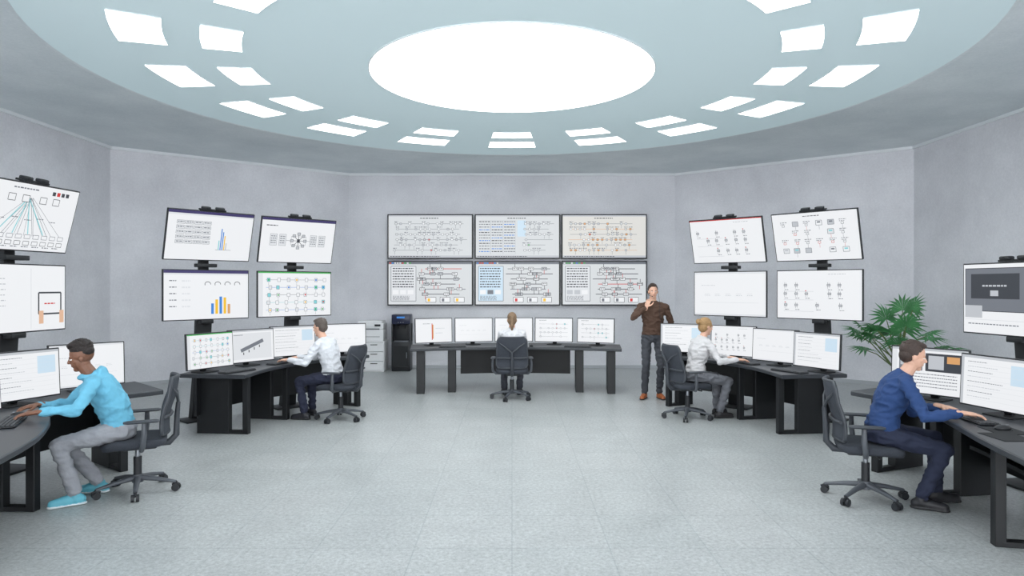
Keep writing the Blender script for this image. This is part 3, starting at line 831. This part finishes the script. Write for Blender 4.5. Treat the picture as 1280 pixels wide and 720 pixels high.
skL = s(216, 170, 146); skD = s(122, 82, 62)
person('seated_man', (-3.28, 5.72, 0), (-.90, -.44), lean=.44, hands=[(-3.56, 5.12, .80), (-3.78, 5.44, .80)],
       feet=[(-.16, .30), (.14, .16)], head=(.0, -.22), hair='curly', hood=True, poles=[(-.9, -.5, -.9), (.9, -.5, -.9)],
       cols=dict(top=s(104, 176, 204), legs=s(152, 154, 160), skin=skD, hair=s(34, 25, 22), shoe=s(100, 180, 198), sole=s(215, 225, 228)))
person('seated_man', (3.0, 5.56, 0), (.95, -.30), lean=.36, hands=[(3.38, 5.38, .80), (3.36, 5.08, .80)],
       feet=[(-.10, .42), (.14, .26)], head=(0, -.20), hair='short',
       cols=dict(top=s(36, 64, 112), legs=s(34, 40, 62), skin=skL, hair=s(62, 48, 42), shoe=s(28, 28, 32)))
person('seated_man', (-2.34, 8.95, 0), (-.93, .30), lean=.30, hands=[(-2.88, 8.76, .80), (-2.85, 9.02, .80)],
       feet=[(-.14, .34), (.14, .42)], head=(0, -.15), hair='short',
       cols=dict(top=s(208, 210, 215), legs=s(38, 42, 62), skin=skL, hair=s(88, 78, 72), shoe=s(32, 32, 38)))
person('seated_woman', (2.42, 9.04, 0), (.93, .30), lean=.24, hands=[(2.90, 9.04, .80), (2.92, 8.78, .80)],
       feet=[(-.12, .42), (.12, .30)], head=(0, -.15), hair='bun', female=True,
       cols=dict(top=s(198, 196, 197), legs=s(108, 110, 116), skin=skL, hair=s(160, 126, 84), shoe=s(38, 36, 38)))
person('seated_woman', (0.0, 10.62, 0), (0, 1), lean=.20, hands=[(-.14, 11.12, .80), (.16, 11.12, .80)],
       head=(0, -.1), hair='pony', female=True,
       cols=dict(top=s(208, 208, 211), legs=s(54, 56, 64), skin=skL, hair=s(128, 104, 80), shoe=s(38, 36, 38)))
def man_extra(e, H, RH, wr, shc, hc):
    w, d, n = wr
    mb = MB()
    ar = [H(cos(t)*.086, -.015, .03+sin(t)*.114) for t in [pi*i/16 for i in range(17)]]
    mb.tube(ar, .005, M_blk, 8)
    for sg in (-1, 1): mb.ell(H(sg*.085, -.016, -.005), (.010, .020, .022), M_blk, RH)
    mb.tube([H(.092, .01, -.02), H(.085, .07, -.06), H(.035, .112, -.078)], .003, M_blk, 6); mb.ell(H(.03, .115, -.078), (.009, .008, .007), M_blk)
    mb.obj('headset', parent=e)
    mb = MB(); mb.tube([H(-.09, .0, -.03), H(-.10, .06, -.16), H(-.08, .13, -.35), H(-.12, .16, -.55), H(-.2, .15, -.75), H(-.24, .10, -.62)], .003, M_blk, 6)
    mb.obj('headset_cable', parent=e)
    mb = MB(); x, y, z = basis(d, n); R = Matrix((x, y, z)).transposed()
    mb.box(w+d*.06+n.normalized()*.026, (.010, .05, .10), M_blk, .003, R); mb.obj('phone', parent=e)
person('standing_man', (2.19, 10.62, 0), (-.12, -1), hipz=.945, lean=.03, k=1.06, stand=True,
       hands=[(-.235, .06, .92), (.11, .19, 1.42)], poles=[(-.5, -.6, 0), (.75, .2, -.6)],
       hdirs=[(.1, .12, -1), (-.3, -.12, 1)], palms=[(1, .1, .1), (-.5, -.9, .1)], feet=[(-.10, .02), (.13, .05)], footdir=[(-.3, 1), (.35, 1)],
       head=(.12, .0), hair='short', extra=man_extra, curl=.5,
       cols=dict(top=s(80, 58, 46), legs=s(62, 64, 70), skin=skL, hair=s(56, 40, 32), shoe=s(160, 90, 50)))

# ------------------------------------------------------------------ palm
M_leaf = mat('palm_leaf', s(66, 132, 76), .5, noise=.3, nscale=8); M_stem = mat('palm_stem', s(92, 110, 60), .6)
M_pot = mat('planter', s(60, 62, 66), .5); M_soil = mat('soil', s(60, 46, 36), .9, noise=.3, nscale=60)
mb = MB()
pr = [(.15, .0), (.20, .42), (.215, .44), (.2, .45), (.185, .40)]
mb.rings([[V((r*cos(2*pi*j/28), r*sin(2*pi*j/28), z)) for j in range(28)] for r, z in pr], M_pot)
mb.cyl((0, 0, .3), (0, 0, .41), .186, M_soil, seg=28)
Rr = random.Random(8)
for i in range(20):
    a = i*2.4; el = radians(Rr.uniform(18, 84)); L = Rr.uniform(.42, .66)*(.75+.35*sin(el))
    d = V((cos(a)*cos(el), sin(a)*cos(el), sin(el))); p0 = V((cos(a)*.04, sin(a)*.04, .42+Rr.uniform(.08, .42)))
    p1 = p0+d*L*.6+V((0, 0, .04)); p2 = p0+d*L
    mb.tube([V((p0.x*.5, p0.y*.5, .40)), p0, p1, p2], [.012, .010, .007, .005], M_stem, 6)
    x, y, z = basis(d+V((0, 0, -.25))); side = z.cross(V((0, 0, 1)))
    if side.length < .1: side = V((1, 0, 0))
    side.normalize(); up = side.cross(z)
    for j in range(15):
        t = radians(-115+230*j/14); ld = z*cos(t)+side*sin(t); ll = Rr.uniform(.26, .33)*(1-.15*abs(t)/2)
        wv = ld.cross(up).normalized()*.019
        q1 = p2+ld*ll*.5+up*.015; q2 = p2+ld*ll+V((0, 0, -.05))
        mb.add([p2, q1-wv, q1-up*.006, q1+wv, q2], [(0, 1, 2), (0, 2, 3), (1, 4, 2), (2, 4, 3)], M_leaf)
mb.obj('potted_fan_palm', (5.22, 9.25, 0), ang=20)

# ------------------------------------------------------------------ water dispenser
mb = MB(); M_navy = mat('dispenser_navy', s(28, 34, 62), .3)
mb.box((0, 0, .30), (.38, .36, .60), M_blk, .015); mb.box((0, .09, .78), (.38, .18, .38), M_blk, .01)
for x in (-.175, .175): mb.box((x, 0, .78), (.03, .36, .38), M_blk, .006)
mb.box((0, 0, 1.06), (.38, .36, .20), M_navy, .02); mb.box((0, -.05, .61), (.30, .22, .02), M_metal, .004)
for x in (-.07, .07):
    mb.cyl((x, -.0, .93), (x, -.06, .92), .014, M_metal, seg=10); mb.cyl((x, -.06, .93), (x, -.06, .86), .012, M_blk, seg=10)
mb.box((0, -.182, 1.10), (.16, .006, .035), BL, .001); mb.box((0, -.182, .3), (.30, .006, .44), M_blk2, .002)
mb.box((.12, -.186, .33), (.012, .01, .12), M_metal, .003)
for x in (-.05, 0, .05): mb.cyl((x, -.18, 1.0), (x, -.188, 1.0), .01, M_metal, seg=10)
mb.obj('water_dispenser', (-2.27, 14.1, 0))
mb = MB(); M_gl = mat('gap_dark', s(110, 112, 116), .7)
mb.box((0, 0, .31), (.60, .5, .62), M_whitep, .008)
for k in range(3):
    z = .12+k*.19; mb.box((0, -.255, z), (.56, .014, .175), M_whitep, .004); mb.box((.1, -.268, z+.05), (.14, .014, .014), M_blk, .003); mb.box((0, -.2505, z+.095), (.58, .006, .006), M_gl)
mb.obj('drawer_cabinet', (-2.90, 14.1, 0))
mb = MB()
mb.box((0, 0, .12), (.56, .42, .24), M_whitep, .02); mb.box((0, .01, .30), (.56, .40, .12), M_whitep, .02); mb.box((0, .02, .385), (.5, .34, .05), M_whitep, .015)
mb.box((0, -.2, .245), (.40, .04, .02), M_gl, .004); mb.box((0, -.215, .09), (.42, .012, .008), M_gl, .002); mb.box((.16, -.195, .32), (.12, .02, .04), M_blk, .005)
mb.obj('printer', (-2.90, 14.1, .62))

# ------------------------------------------------------------------ world, camera
w = bpy.data.worlds.new('World'); sc.world = w; w.use_nodes = True
w.node_tree.nodes['Background'].inputs[0].default_value = (0.95, 0.97, 1.0, 1); w.node_tree.nodes['Background'].inputs[1].default_value = 6.6
cam = bpy.data.cameras.new('Camera'); co = bpy.data.objects.new('Camera', cam); sc.collection.objects.link(co)
co.location = (0, 0, 1.75); co.rotation_euler = (pi/2, 0, 0); cam.lens = 24; cam.sensor_width = 36; cam.shift_y = -3/1280
sc.camera = co
